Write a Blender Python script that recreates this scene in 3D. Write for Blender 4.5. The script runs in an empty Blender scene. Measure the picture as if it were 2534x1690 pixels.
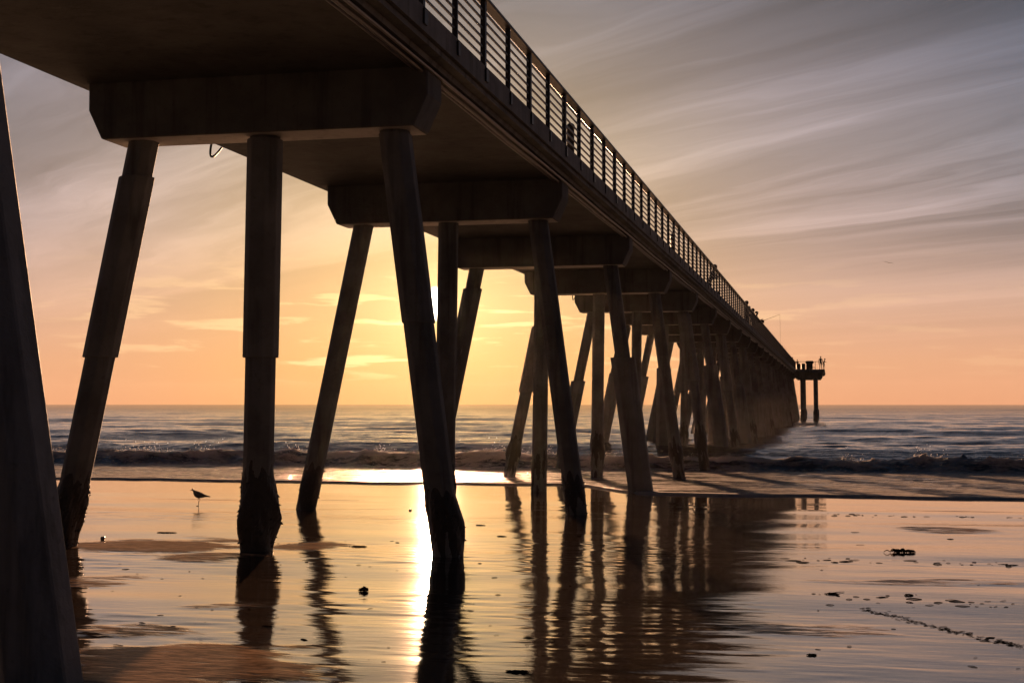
import bpy, bmesh, math, random
import numpy as np
from mathutils import Vector, Matrix

R = math.radians
random.seed(7)
scene = bpy.context.scene
COL = scene.collection

# ------------------------------------------------------------------ camera
HEAD, PITCH = R(12.62), R(2.487)
CAM = Vector((0.0, 0.0, 2.54))
cd = bpy.data.cameras.new('camera')
cam = bpy.data.objects.new('camera', cd)
COL.objects.link(cam)
cd.lens, cd.sensor_width, cd.sensor_fit = 50.0, 36.0, 'HORIZONTAL'
cd.clip_start, cd.clip_end = 0.1, 20000
cam.location = CAM
cam.rotation_euler = (R(90) + PITCH, 0, HEAD)
scene.camera = cam

# ------------------------------------------------------------------ light
SUN_AZ, SUN_EL = R(15.65), R(4.0)          # azimuth measured from +Y towards -X
SUN = Vector((-math.sin(SUN_AZ) * math.cos(SUN_EL), math.cos(SUN_AZ) * math.cos(SUN_EL), math.sin(SUN_EL)))
sl = bpy.data.lights.new('sun', 'SUN')
sl.energy, sl.angle, sl.color = 4.6, R(0.5), (1.0, 0.53, 0.28)
so = bpy.data.objects.new('sun', sl)
so.rotation_euler = SUN.to_track_quat('Z', 'Y').to_euler()
so.location = (0, 0, 60)
COL.objects.link(so)

vs = scene.view_settings
vs.view_transform, vs.look, vs.exposure, vs.gamma = 'Standard', 'None', 2.0, 1.0
vs.use_curve_mapping = False
cy = scene.cycles
cy.max_bounces, cy.diffuse_bounces, cy.glossy_bounces, cy.transmission_bounces, cy.volume_bounces = 8, 3, 4, 4, 1
cy.sample_clamp_indirect = 6.0
cy.blur_glossy = 0.6
cy.use_denoising = True


# ---- small node helper
class NG:
    def __init__(self, tree):
        self.t = tree; self.n = tree.nodes; self.l = tree.links

    def put(self, sock, v):
        if isinstance(v, bpy.types.NodeSocket):
            self.l.new(v, sock)
        elif v is not None:
            if isinstance(v, (tuple, list)) and len(v) == 3 and len(sock.default_value) == 4:
                v = (*v, 1.0)
            sock.default_value = v

    def m(self, op, a, b=None, c=None, clamp=False):
        nd = self.n.new('ShaderNodeMath'); nd.operation = op; nd.use_clamp = clamp
        for i, v in enumerate((a, b, c)):
            if v is not None: self.put(nd.inputs[i], v)
        return nd.outputs[0]

    def vm(self, op, a, b=None, out=0):
        nd = self.n.new('ShaderNodeVectorMath'); nd.operation = op
        self.put(nd.inputs[0], a)
        if b is not None: self.put(nd.inputs[1], b)
        return nd.outputs[out]

    def ss(self, v, lo, hi, a=0.0, b=1.0):
        nd = self.n.new('ShaderNodeMapRange'); nd.interpolation_type = 'SMOOTHSTEP'
        self.put(nd.inputs[0], v)
        for i, q in zip((1, 2, 3, 4), (lo, hi, a, b)): self.put(nd.inputs[i], q)
        return nd.outputs[0]

    def mix(self, f, a, b, blend='MIX'):
        nd = self.n.new('ShaderNodeMix'); nd.data_type = 'RGBA'; nd.blend_type = blend; nd.clamp_factor = True
        self.put(nd.inputs[0], f); self.put(nd.inputs[6], a); self.put(nd.inputs[7], b)
        return nd.outputs[2]

    def ramp(self, f, stops, interp='LINEAR'):
        nd = self.n.new('ShaderNodeValToRGB'); cr = nd.color_ramp; cr.interpolation = interp
        while len(cr.elements) < len(stops): cr.elements.new(0.5)
        for e, (p, c) in zip(cr.elements, stops):
            e.position = p; e.color = (*c, 1) if len(c) == 3 else c
        self.put(nd.inputs[0], f)
        return nd.outputs[0]

    def noise(self, vec, scale=1.0, detail=3, rough=0.5, dist=0.0):
        nd = self.n.new('ShaderNodeTexNoise')
        self.put(nd.inputs['Vector'], vec)
        nd.inputs['Scale'].default_value = scale; nd.inputs['Detail'].default_value = detail
        nd.inputs['Roughness'].default_value = rough; nd.inputs['Distortion'].default_value = dist
        return nd.outputs[0]

    def scale(self, vec, s, rot=0.0, off=(0, 0, 0)):
        nd = self.n.new('ShaderNodeMapping')
        self.put(nd.inputs[0], vec)
        nd.inputs['Location'].default_value = off
        nd.inputs['Rotation'].default_value = (0, 0, rot)
        nd.inputs['Scale'].default_value = s
        return nd.outputs[0]

    def sep(self, v):
        nd = self.n.new('ShaderNodeSeparateXYZ'); self.put(nd.inputs[0], v); return nd.outputs

    def comb(self, x, y, z):
        nd = self.n.new('ShaderNodeCombineXYZ')
        for i, v in enumerate((x, y, z)): self.put(nd.inputs[i], v)
        return nd.outputs[0]

    def bump(self, h, dist, strength=1.0, normal=None):
        nd = self.n.new('ShaderNodeBump')
        self.put(nd.inputs['Height'], h); self.put(nd.inputs['Distance'], dist); self.put(nd.inputs['Strength'], strength)
        if normal is not None: self.put(nd.inputs['Normal'], normal)
        return nd.outputs[0]

    def attr(self, name):
        nd = self.n.new('ShaderNodeAttribute'); nd.attribute_name = name; return nd.outputs['Fac']

    def coord(self, which='Object'):
        return self.n.new('ShaderNodeTexCoord').outputs[which]


def build_world():
    w = bpy.data.worlds.new('World'); scene.world = w; w.use_nodes = True
    g = NG(w.node_tree); w.node_tree.nodes.clear()
    out = g.n.new('ShaderNodeOutputWorld'); bg = g.n.new('ShaderNodeBackground')
    g.l.new(bg.outputs[0], out.inputs[0])
    sky = g.n.new('ShaderNodeTexSky'); sky.sky_type = 'NISHITA'; sky.sun_disc = False
    sky.sun_elevation = SUN_EL; sky.sun_rotation = -SUN_AZ
    sky.air_density, sky.dust_density, sky.ozone_density = 1.3, 3.0, 1.0
    d = g.vm('NORMALIZE', g.coord('Generated'))
    x, y, z = g.sep(d)
    el = g.m('MULTIPLY', g.m('ARCSINE', g.m('MAXIMUM', z, 0.0)), 180 / math.pi)     # degrees above the horizon
    cosun = g.vm('DOT_PRODUCT', d, tuple(SUN), out=1)
    ang = g.m('MULTIPLY', g.m('ARCCOSINE', g.m('MINIMUM', cosun, 1.0)), 180 / math.pi)
    # high thin overcast lit by the low sun: warm near the horizon, grey higher up
    base = g.ramp(g.m('DIVIDE', el, 40.0), [
        (0.0, (0.79, 0.355, 0.185)), (0.04, (0.79, 0.40, 0.225)), (0.10, (0.70, 0.425, 0.305)), (0.175, (0.575, 0.425, 0.385)),
        (0.25, (0.455, 0.375, 0.375)), (0.325, (0.335, 0.295, 0.325)), (0.40, (0.215, 0.208, 0.245)), (0.55, (0.12, 0.128, 0.17)), (1.0, (0.055, 0.062, 0.085))])
    side = g.m('MULTIPLY', g.ss(ang, 12, 34), g.ss(el, 1.5, 9.0))
    base = g.mix(side, base, g.mix(1.0, base, (0.33, 0.48, 0.63), 'MULTIPLY'))
    away = g.ss(ang, 30, 115)
    base = g.mix(away, base, g.mix(1.0, base, (0.085, 0.128, 0.190), 'MULTIPLY'))
    base = g.mix(g.ss(ang, 17, 4), base, g.mix(1.0, base, (1.08, 1.03, 0.76), 'MULTIPLY'))
    # cirrus streaks on a flat layer, drawn out along one wind direction
    zc = g.m('MAXIMUM', z, 0.02)
    q = g.comb(g.m('DIVIDE', x, zc), g.m('DIVIDE', y, zc), 0.0)
    WIND = HEAD + R(31)
    qa = g.scale(q, (1, 1, 1), rot=-WIND)
    qw = g.noise(g.scale(qa, (0.35, 0.12, 1)), 1.0, 2, 0.5)
    qa2 = g.vm('ADD', qa, g.comb(g.m('MULTIPLY', qw, 2.2), 0.0, 0.0))
    qf = g.noise(g.scale(qa, (2.2, 0.5, 1)), 1.0, 3, 0.6)
    qa2 = g.vm('ADD', qa2, g.comb(g.m('MULTIPLY', qf, 0.55), 0.0, 0.0))
    n1 = g.noise(g.scale(qa2, (0.80, 0.075, 1), off=(3.1, 1.7, 0)), 1.0, 7, 0.62)
    n2 = g.noise(g.scale(qa2, (0.27, 0.045, 1), off=(8.3, 4.1, 0)), 1.0, 4, 0.5)
    n3 = g.noise(g.scale(qa2, (5.5, 0.42, 1)), 1.0, 6, 0.65)
    streak = g.m('ADD', g.m('MULTIPLY', g.ss(n1, 0.44, 0.70), 0.62), g.m('MULTIPLY', g.ss(n2, 0.40, 0.66), 0.55))
    streak = g.m('ADD', streak, g.m('MULTIPLY', g.m('SUBTRACT', n3, 0.5), 0.42))
    hi = g.ss(el, 1.5, 9.0)
    gain = g.m('ADD', g.m('MULTIPLY', g.m('SUBTRACT', streak, 0.43), g.m('MULTIPLY', hi, g.ss(ang, 8, 24, 0.75, 1.05))), 1.0)
    base = g.mix(1.0, base, g.comb(gain, gain, g.m('ADD', g.m('MULTIPLY', gain, 1.04), -0.03)), 'MULTIPLY')
    # low broken cloud bands close to the horizon
    az = g.m('ARCTAN2', x, y)
    lowc = g.noise(g.comb(g.m('MULTIPLY', az, 13.0), g.m('MULTIPLY', el, 2.0), 0.0), 1.0, 5, 0.55, 0.3)
    lowm = g.m('MULTIPLY', g.ss(lowc, 0.53, 0.63), g.m('MULTIPLY', g.ss(el, 0.6, 1.6), g.ss(el, 6.5, 3.0)))
    base = g.mix(g.m('MULTIPLY', lowm, g.ss(ang, 18, 6, 0.14, 0.6)), base, (1.0, 0.66, 0.38))
    # aureole of the sun, and its disc
    g1 = g.m('EXPONENT', g.m('DIVIDE', ang, -2.0)); g2 = g.m('EXPONENT', g.m('DIVIDE', ang, -6.0))
    thin = g.m('ADD', 0.72, g.m('MULTIPLY', lowm, 0.6))
    glow = g.vm('ADD', g.vm('MULTIPLY', (0.85, 0.68, 0.32), g.comb(g1, g1, g1)),
                g.vm('MULTIPLY', (0.72, 0.42, 0.07), g.comb(g2, g2, g2)))
    glow = g.vm('MULTIPLY', glow, g.comb(thin, thin, thin))
    disc = g.m('MULTIPLY', g.ss(ang, 0.75, 0.28), 16.0)
    glow = g.vm('ADD', glow, g.vm('MULTIPLY', (1.0, 0.9, 0.72), g.comb(disc, disc, disc)))
    nish = g.vm('MULTIPLY', sky.outputs[0], (0.08, 0.08, 0.08))
    col = g.mix(0.98, nish, base)
    col = g.vm('ADD', col, glow)
    g.put(bg.inputs[0], col); bg.inputs[1].default_value = 0.25


build_world()

# ------------------------------------------------------------------ geometry helpers
FPX, CX, CYP = 3520.0, 1267.0, 845.0
_rot = cam.rotation_euler.to_matrix()


def ray(px, py):
    return (_rot @ Vector(((px - CX) / FPX, (CYP - py) / FPX, -1.0))).normalized()


def on_plane(px, py, axis, val):
    d = ray(px, py); k = (val - CAM[axis]) / d[axis]
    return CAM + d * k


U = 5.07
SPAN, T1 = 9.14, 3.411 * U            # bent spacing and the first bent in view (centre of its cap)


def bent_y(n): return T1 + SPAN * (n - 1)


def vnoise(x, y, seed=0):
    """smooth 2-D value noise in 0..1 (numpy arrays)"""
    xi, yi = np.floor(x).astype(np.int64), np.floor(y).astype(np.int64)
    fx, fy = x - xi, y - yi
    fx, fy = fx * fx * (3 - 2 * fx), fy * fy * (3 - 2 * fy)

    def h(a, b):
        v = (a * 374761393 + b * 668265263 + seed * 982451653) & 0xFFFFFFFF
        v = ((v ^ (v >> 13)) * 1274126177) & 0xFFFFFFFF
        return ((v ^ (v >> 16)) & 0xFFFF) / 65535.0
    return (h(xi, yi) * (1 - fx) + h(xi + 1, yi) * fx) * (1 - fy) + (h(xi, yi + 1) * (1 - fx) + h(xi + 1, yi + 1) * fx) * fy


def fbm(x, y, seed=0, oct=4):
    s, a, t = 0, 0.5, 0
    for o in range(oct):
        s = s + a * vnoise(x * 2 ** o + 17.3 * o, y * 2 ** o + 5.1 * o, seed + o); t += a; a *= 0.5
    return s / t


def sstep(v, lo, hi):
    t = np.clip((v - lo) / (hi - lo), 0, 1); return t * t * (3 - 2 * t)


def link(name, me, mat=None, parent=None):
    o = bpy.data.objects.new(name, me); COL.objects.link(o)
    if mat is not None:
        for mm in (mat if isinstance(mat, (list, tuple)) else [mat]): me.materials.append(mm)
    if parent is not None: o.parent = parent
    return o


def tag(o, label=None, cat=None, group=None, kind=None):
    for k, v in (('label', label), ('category', cat), ('group', group), ('kind', kind)):
        if v: o[k] = v
    return o


def empty(name, loc=(0, 0, 0), rz=0.0):
    o = bpy.data.objects.new(name, None); COL.objects.link(o)
    o.location = loc; o.rotation_euler = (0, 0, rz); o.empty_display_size = 0.2
    return o


def grid_mesh(name, X, Y, Z, attrs=None, smooth=True):
    r, c = X.shape
    co = np.stack([X, Y, Z], -1).reshape(-1, 3).astype(np.float32)
    i = np.arange((r - 1) * (c - 1)); a = (i // (c - 1)) * c + i % (c - 1)
    f = np.stack([a, a + 1, a + c + 1, a + c], -1).astype(np.int32)
    me = bpy.data.meshes.new(name)
    me.vertices.add(len(co)); me.vertices.foreach_set('co', co.ravel())
    me.loops.add(f.size); me.loops.foreach_set('vertex_index', f.ravel())
    me.polygons.add(len(f)); me.polygons.foreach_set('loop_start', np.arange(len(f), dtype=np.int32) * 4)
    me.update(calc_edges=True); me.validate()
    if smooth: me.polygons.foreach_set('use_smooth', np.ones(len(me.polygons), bool))
    for k, v in (attrs or {}).items():
        at = me.attributes.new(k, 'FLOAT', 'POINT'); at.data.foreach_set('value', v.astype(np.float32).ravel())
    return me


class MB:
    """collects boxes, prisms and tubes into one mesh"""
    def __init__(self): self.b = bmesh.new()

    def prism(self, prof, axis_pts, frame=None):
        """sweep a closed 2-D profile (x,y list) from axis_pts[0] to axis_pts[1]; x along frame[0], y along frame[1]"""
        fx, fy = frame
        rows = [[self.b.verts.new(Vector(p) + fx * u + fy * v) for u, v in prof] for p in axis_pts]
        n = len(prof)
        for r0, r1 in zip(rows, rows[1:]):
            for i in range(n): self.b.faces.new((r0[i], r0[(i + 1) % n], r1[(i + 1) % n], r1[i]))
        self.b.faces.new(rows[0][::-1]); self.b.faces.new(rows[-1])
        return self

    def box(self, x0, x1, y0, y1, z0, z1):
        return self.prism([(x0, z0), (x1, z0), (x1, z1), (x0, z1)], [(0, y0, 0), (0, y1, 0)], (Vector((1, 0, 0)), Vector((0, 0, 1))))

    def tube(self, pts, rad, n=8, cap=True):
        pts = [Vector(p) for p in pts]; rads = rad if isinstance(rad, (list, tuple)) else [rad] * len(pts)
        rows = []
        for i, p in enumerate(pts):
            t = (pts[min(i + 1, len(pts) - 1)] - pts[max(i - 1, 0)]).normalized()
            ref = Vector((0, 0, 1)) if abs(t.z) < 0.9 else Vector((1, 0, 0))
            a = t.cross(ref).normalized(); c = t.cross(a)
            rows.append([self.b.verts.new(p + (a * math.cos(2 * math.pi * k / n) + c * math.sin(2 * math.pi * k / n)) * rads[i]) for k in range(n)])
        for r0, r1 in zip(rows, rows[1:]):
            for k in range(n): self.b.faces.new((r0[k], r0[(k + 1) % n], r1[(k + 1) % n], r1[k]))
        if cap: self.b.faces.new(rows[0][::-1]); self.b.faces.new(rows[-1])
        return self

    def rings(self, rings, close=True):
        rows = [[self.b.verts.new(v) for v in r] for r in rings]; n = len(rows[0])
        for r0, r1 in zip(rows, rows[1:]):
            for k in range(n): self.b.faces.new((r0[k], r0[(k + 1) % n], r1[(k + 1) % n], r1[k]))
        if close: self.b.faces.new(rows[0][::-1]); self.b.faces.new(rows[-1])
        return self

    def mesh(self, name, bevel=0.0, smooth=False):
        b = self.b
        bmesh.ops.recalc_face_normals(b, faces=b.faces)
        if bevel:
            es = [e for e in b.edges if len(e.link_faces) == 2 and e.calc_face_angle(0) > 0.5]
            bmesh.ops.bevel(b, geom=es, offset=bevel, segments=1, affect='EDGES')
        if smooth:
            for f in b.faces: f.smooth = True
        me = bpy.data.meshes.new(name); b.to_mesh(me); b.free()
        return me


# ------------------------------------------------------------------ materials
def new_mat(name):
    m = bpy.data.materials.new(name); m.use_nodes = True
    g = NG(m.node_tree); m.node_tree.nodes.clear()
    out = g.n.new('ShaderNodeOutputMaterial')
    return m, g, out


def principled(g, **kw):
    p = g.n.new('ShaderNodeBsdfPrincipled')
    for k, v in kw.items(): g.put(p.inputs[k.replace('_', ' ')], v)
    return p


def simple_mat(name, c, rough=0.6, metallic=0.0, var=0.25, scale=8.0, bump=0.0, spec=0.5):
    m, g, out = new_mat(name)
    n = g.noise(g.coord(), scale, 4, 0.6)
    k = g.m('ADD', 1 - var, g.m('MULTIPLY', n, 2 * var))
    colr = g.vm('MULTIPLY', c, g.comb(k, k, k))
    p = principled(g, Base_Color=colr, Roughness=rough, Metallic=metallic)
    p.inputs['Specular IOR Level'].default_value = spec
    if bump: g.put(p.inputs['Normal'], g.bump(n, bump))
    g.l.new(p.outputs[0], out.inputs[0])
    return m


def concrete_mat(name, c0, c1, stain=(0.05, 0.045, 0.04), rough=0.85):
    m, g, out = new_mat(name)
    P = g.n.new('ShaderNodeNewGeometry').outputs['Position']
    n = g.noise(P, 1.3, 6, 0.62)
    fine = g.noise(P, 14.0, 4, 0.65)
    strk = g.noise(g.scale(P, (5.5, 5.5, 0.35)), 1.0, 4, 0.6)
    board = g.noise(g.scale(P, (0.5, 0.5, 9.0)), 1.0, 3, 0.5)
    c = g.mix(g.ss(n, 0.32, 0.68), c0, c1)
    c = g.mix(g.m('MULTIPLY', g.ss(strk, 0.50, 0.72), 0.55), c, stain)
    c = g.mix(g.m('MULTIPLY', g.ss(fine, 0.58, 0.75), 0.35), c, stain)
    h = g.m('ADD', g.m('MULTIPLY', fine, 0.6), g.m('ADD', g.m('MULTIPLY', n, 1.0), g.m('MULTIPLY', board, 0.4)))
    p = principled(g, Base_Color=c, Roughness=rough, Normal=g.bump(h, 0.018))
    g.l.new(p.outputs[0], out.inputs[0])
    return m


M = {}
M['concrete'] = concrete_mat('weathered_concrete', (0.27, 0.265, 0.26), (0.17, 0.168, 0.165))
M['soffit'] = concrete_mat('shaded_soffit_concrete', (0.085, 0.085, 0.082), (0.05, 0.05, 0.048), (0.02, 0.02, 0.02))  # deck underside: shade painted in as a darker tone
M['pile'] = concrete_mat('pile_concrete', (0.175, 0.178, 0.18), (0.105, 0.107, 0.108), (0.03, 0.03, 0.03))
M['sleeve'] = concrete_mat('sleeve_concrete', (0.21, 0.212, 0.212), (0.14, 0.14, 0.14), (0.045, 0.045, 0.045))
M['near_pile'] = concrete_mat('mottled_pile_concrete', (0.27, 0.275, 0.28), (0.19, 0.195, 0.20), (0.05, 0.05, 0.05))
M['crust'] = simple_mat('mussel_crust', (0.028, 0.024, 0.022), 0.55, var=0.6, scale=24, bump=0.02)
M['rail'] = simple_mat('painted_rail_metal', (0.05, 0.045, 0.042), 0.5, 0.3, var=0.2)
M['pipe'] = simple_mat('galvanised_conduit', (0.30, 0.27, 0.24), 0.45, 0.6, var=0.3)
M['cable'] = simple_mat('black_cable', (0.015, 0.015, 0.015), 0.6)
M['kelp'] = simple_mat('wet_kelp', (0.022, 0.013, 0.008), 0.9, spec=0.05, var=0.6, scale=20)
M['stone'] = simple_mat('wet_stone', (0.06, 0.05, 0.045), 0.3, var=0.4)
M['bin'] = simple_mat('dark_bin_paint', (0.035, 0.035, 0.035), 0.55)
M['kiosk'] = simple_mat('dark_kiosk_wood', (0.05, 0.04, 0.035), 0.7)
M['feather'] = simple_mat('grey_feathers', (0.10, 0.09, 0.085), 0.7)
M['bird_leg'] = simple_mat('bird_leg_skin', (0.16, 0.10, 0.05), 0.6)
M['skin'] = simple_mat('skin', (0.32, 0.19, 0.13), 0.6, var=0.05)
M['hair'] = simple_mat('dark_hair', (0.02, 0.015, 0.012), 0.6)
M['cloth_dark'] = simple_mat('dark_cloth', (0.03, 0.03, 0.035), 0.85)
M['cloth_brown'] = simple_mat('brown_cloth', (0.07, 0.045, 0.03), 0.85)
M['cloth_blue'] = simple_mat('blue_cloth', (0.03, 0.04, 0.07), 0.85)
M['rod'] = simple_mat('rod_graphite', (0.012, 0.010, 0.010), 1.0, spec=0.0)


# ------------------------------------------------------------------ beach
def sand_base(x, y):
    z = 0.63 - 0.0172 * (y - 17.0)
    z = np.where(y < 9, 0.63 + 0.0172 * 8 + (9 - y) * 0.010, z)
    z = np.where(y > 62, 0.63 - 0.0172 * 45 - (y - 62) * 0.012, z)
    return np.maximum(z, -2.5)


def sand_z(x, y):
    x, y = np.asarray(x, float), np.asarray(y, float)
    near = 1 - sstep(y, 27, 36)
    u = (fbm(x * 0.16 + 3, y * 0.42 + 9, 11, 3) - 0.5) * 0.050 * near
    return sand_base(x, y) + u


def ground_pt(px, py):
    d = ray(px, py); p = CAM + d * 20
    for _ in range(12):
        k = (float(sand_z(p.x, p.y)) - CAM.z) / d.z
        p = CAM + d * k
    return p


def spaced(lo, hi, core0, core1, step, grow=1.12):
    v = list(np.arange(core0, core1, step)); s = step
    while v[-1] < hi: s *= grow; v.append(v[-1] + s)
    s = step
    while v[0] > lo: s *= grow; v.insert(0, v[0] - s)
    return np.array(v)


# raised bars of drained sand: (pixel centre, half sizes in pixels, strength)
DRY = [(400, 1350, 230, 17, 1.0), (520, 1378, 120, 11, 0.8), (770, 1354, 95, 10, 0.8), (480, 1640, 330, 48, 1.0), (330, 1560, 150, 22, 0.55),
       (230, 1440, 110, 16, 0.5), (2330, 1310, 120, 9, 0.55), (560, 1500, 120, 12, 0.45), (1950, 1560, 260, 14, 0.35), (2300, 1440, 260, 8, 0.3)]


def build_beach():
    xs = spaced(-420, 420, -24, 13, 0.095); ys = spaced(-60, 90, 7.0, 34, 0.045, 1.07)
    X, Y = np.meshgrid(xs, ys)
    Z = sand_z(X, Y)
    dry = np.zeros_like(X)
    wob = (fbm(X * 1.1, Y * 2.4, 31, 4) - 0.5)
    for px, py, hw, hh, s in DRY:
        c = ground_pt(px, py); rx = (ground_pt(px + hw, py) - c).length
        ry = 0.5 * ((ground_pt(px, py - hh) - c).length + (ground_pt(px, py + hh) - c).length)
        ca, sa = math.cos(HEAD), math.sin(HEAD)
        dx, dy = X - c.x, Y - c.y
        u, v = dx * ca + dy * sa, -dx * sa + dy * ca
        e = np.sqrt((u / rx) ** 2 + (v / ry) ** 2) + wob * 1.3
        k = s * (1 - sstep(e, 0.65, 1.15))
        dry = np.maximum(dry, k)
    Z = Z + dry * 0.012
    # ripples of the thin moving film: real relief, dying out towards the fresh swash
    amp = (1 - sstep(Y, 23, 30.5)) * (1 - 0.62 * sstep(X + 0.10 * Y, -0.5, 2.5)) * (1 - 0.6 * dry) * (0.12 + 1.15 * sstep(fbm(X * 0.30, Y * 0.55, 91, 3), 0.36, 0.66))
    warp = fbm(X * 0.5, Y * 0.8, 95, 2) * 2.2
    rp = (fbm(X * 1.9 + warp, Y * 5.2 + warp, 81, 3) - 0.5) * 0.0082 + (fbm(X * 4.0, Y * 11.0 + warp, 85, 2) - 0.5) * 0.0046
    Z = Z + rp * amp
    me = grid_mesh('beach', X, Y, Z, {'dry': dry})
    m, g, out = new_mat('wet_sand')
    P = g.coord('Object'); x, y, z = g.sep(P)
    dryn = g.attr('dry')
    speck = g.noise(P, 60, 3, 0.6)
    mott = g.noise(g.scale(P, (0.9, 2.2, 1)), 1.0, 5, 0.6)
    mott2 = g.noise(g.scale(P, (2.0, 9.0, 1)), 1.0, 5, 0.62)
    mott3 = g.noise(g.scale(P, (5.0, 22.0, 1)), 1.0, 4, 0.65)
    drm = g.m('ADD', dryn, g.m('ADD', g.m('MULTIPLY', g.m('SUBTRACT', mott2, 0.5), 2.4), g.m('MULTIPLY', g.m('SUBTRACT', mott3, 0.5), 1.8)))
    drm = g.m('MULTIPLY', g.ss(drm, 0.22, 0.90), g.ss(dryn, 0.0, 0.15))
    col = g.mix(g.ss(mott, 0.35, 0.65), (0.050, 0.036, 0.027), (0.036, 0.026, 0.020))
    col = g.mix(g.m('MULTIPLY', g.ss(speck, 0.58, 0.72), 0.5), col, (0.035, 0.028, 0.022))
    dcol = g.mix(g.ss(mott3, 0.40, 0.62), (0.30, 0.20, 0.135), (0.11, 0.075, 0.052))
    col = g.mix(g.m('MULTIPLY', drm, 0.9), col, dcol)
    far = g.ss(y, 23.5, 31.0)                 # the fresh film near the swash lies almost flat
    r1 = g.noise(g.scale(P, (1.5, 7.5, 1)), 1.0, 4, 0.55, 0.8)
    r2 = g.noise(g.scale(P, (4.5, 17.0, 1)), 1.0, 3, 0.55)
    r3 = g.noise(g.scale(P, (0.35, 1.5, 1)), 1.0, 3, 0.5)
    grain = g.noise(P, 190, 2, 0.5)
    amp = g.m('SUBTRACT', 1.0, g.m('MULTIPLY', far, 0.86))
    h = g.m('MULTIPLY', g.m('ADD', g.m('MULTIPLY', r1, 0.0014), g.m('ADD', g.m('MULTIPLY', r2, 0.0010), g.m('MULTIPLY', r3, 0.002))), amp)
    h = g.m('ADD', h, g.m('MULTIPLY', g.m('MULTIPLY', mott2, drm), 0.006))
    h = g.m('ADD', h, g.m('MULTIPLY', g.m('MULTIPLY', grain, drm), 0.0005))
    nrm = g.bump(h, 1.0)
    rough = g.m('ADD', 0.20, g.m('MULTIPLY', drm, 0.35))
    p = principled(g, Base_Color=col, Roughness=rough, IOR=g.m('SUBTRACT', 1.55, g.m('MULTIPLY', drm, 0.28)), Normal=nrm)
    p.inputs['Specular IOR Level'].default_value = 0.0
    g.put(p.inputs['Coat Weight'], g.m('SUBTRACT', 1.0, g.m('MULTIPLY', drm, 0.88))); p.inputs['Coat Roughness'].default_value = 0.05; p.inputs['Coat IOR'].default_value = 1.8
    g.put(p.inputs['Coat Normal'], nrm)
    g.l.new(p.outputs[0], out.inputs[0])
    o = link('beach', me, m); tag(o, kind='structure', label='wet flat sand beach under the pier')
    return o


build_beach()


# ------------------------------------------------------------------ sea
def swash_edge(x):
    return 39.3 - 4.6 * sstep(x, -7.6, -4.2) + (fbm(x * 0.30, x * 0 + 2.2, 5, 3) - 0.5) * 1.5 - 0.5 * sstep(x, 6, 30) + (fbm(x * 1.5, x * 0 + 9.1, 8, 3) - 0.5) * 0.45


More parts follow.
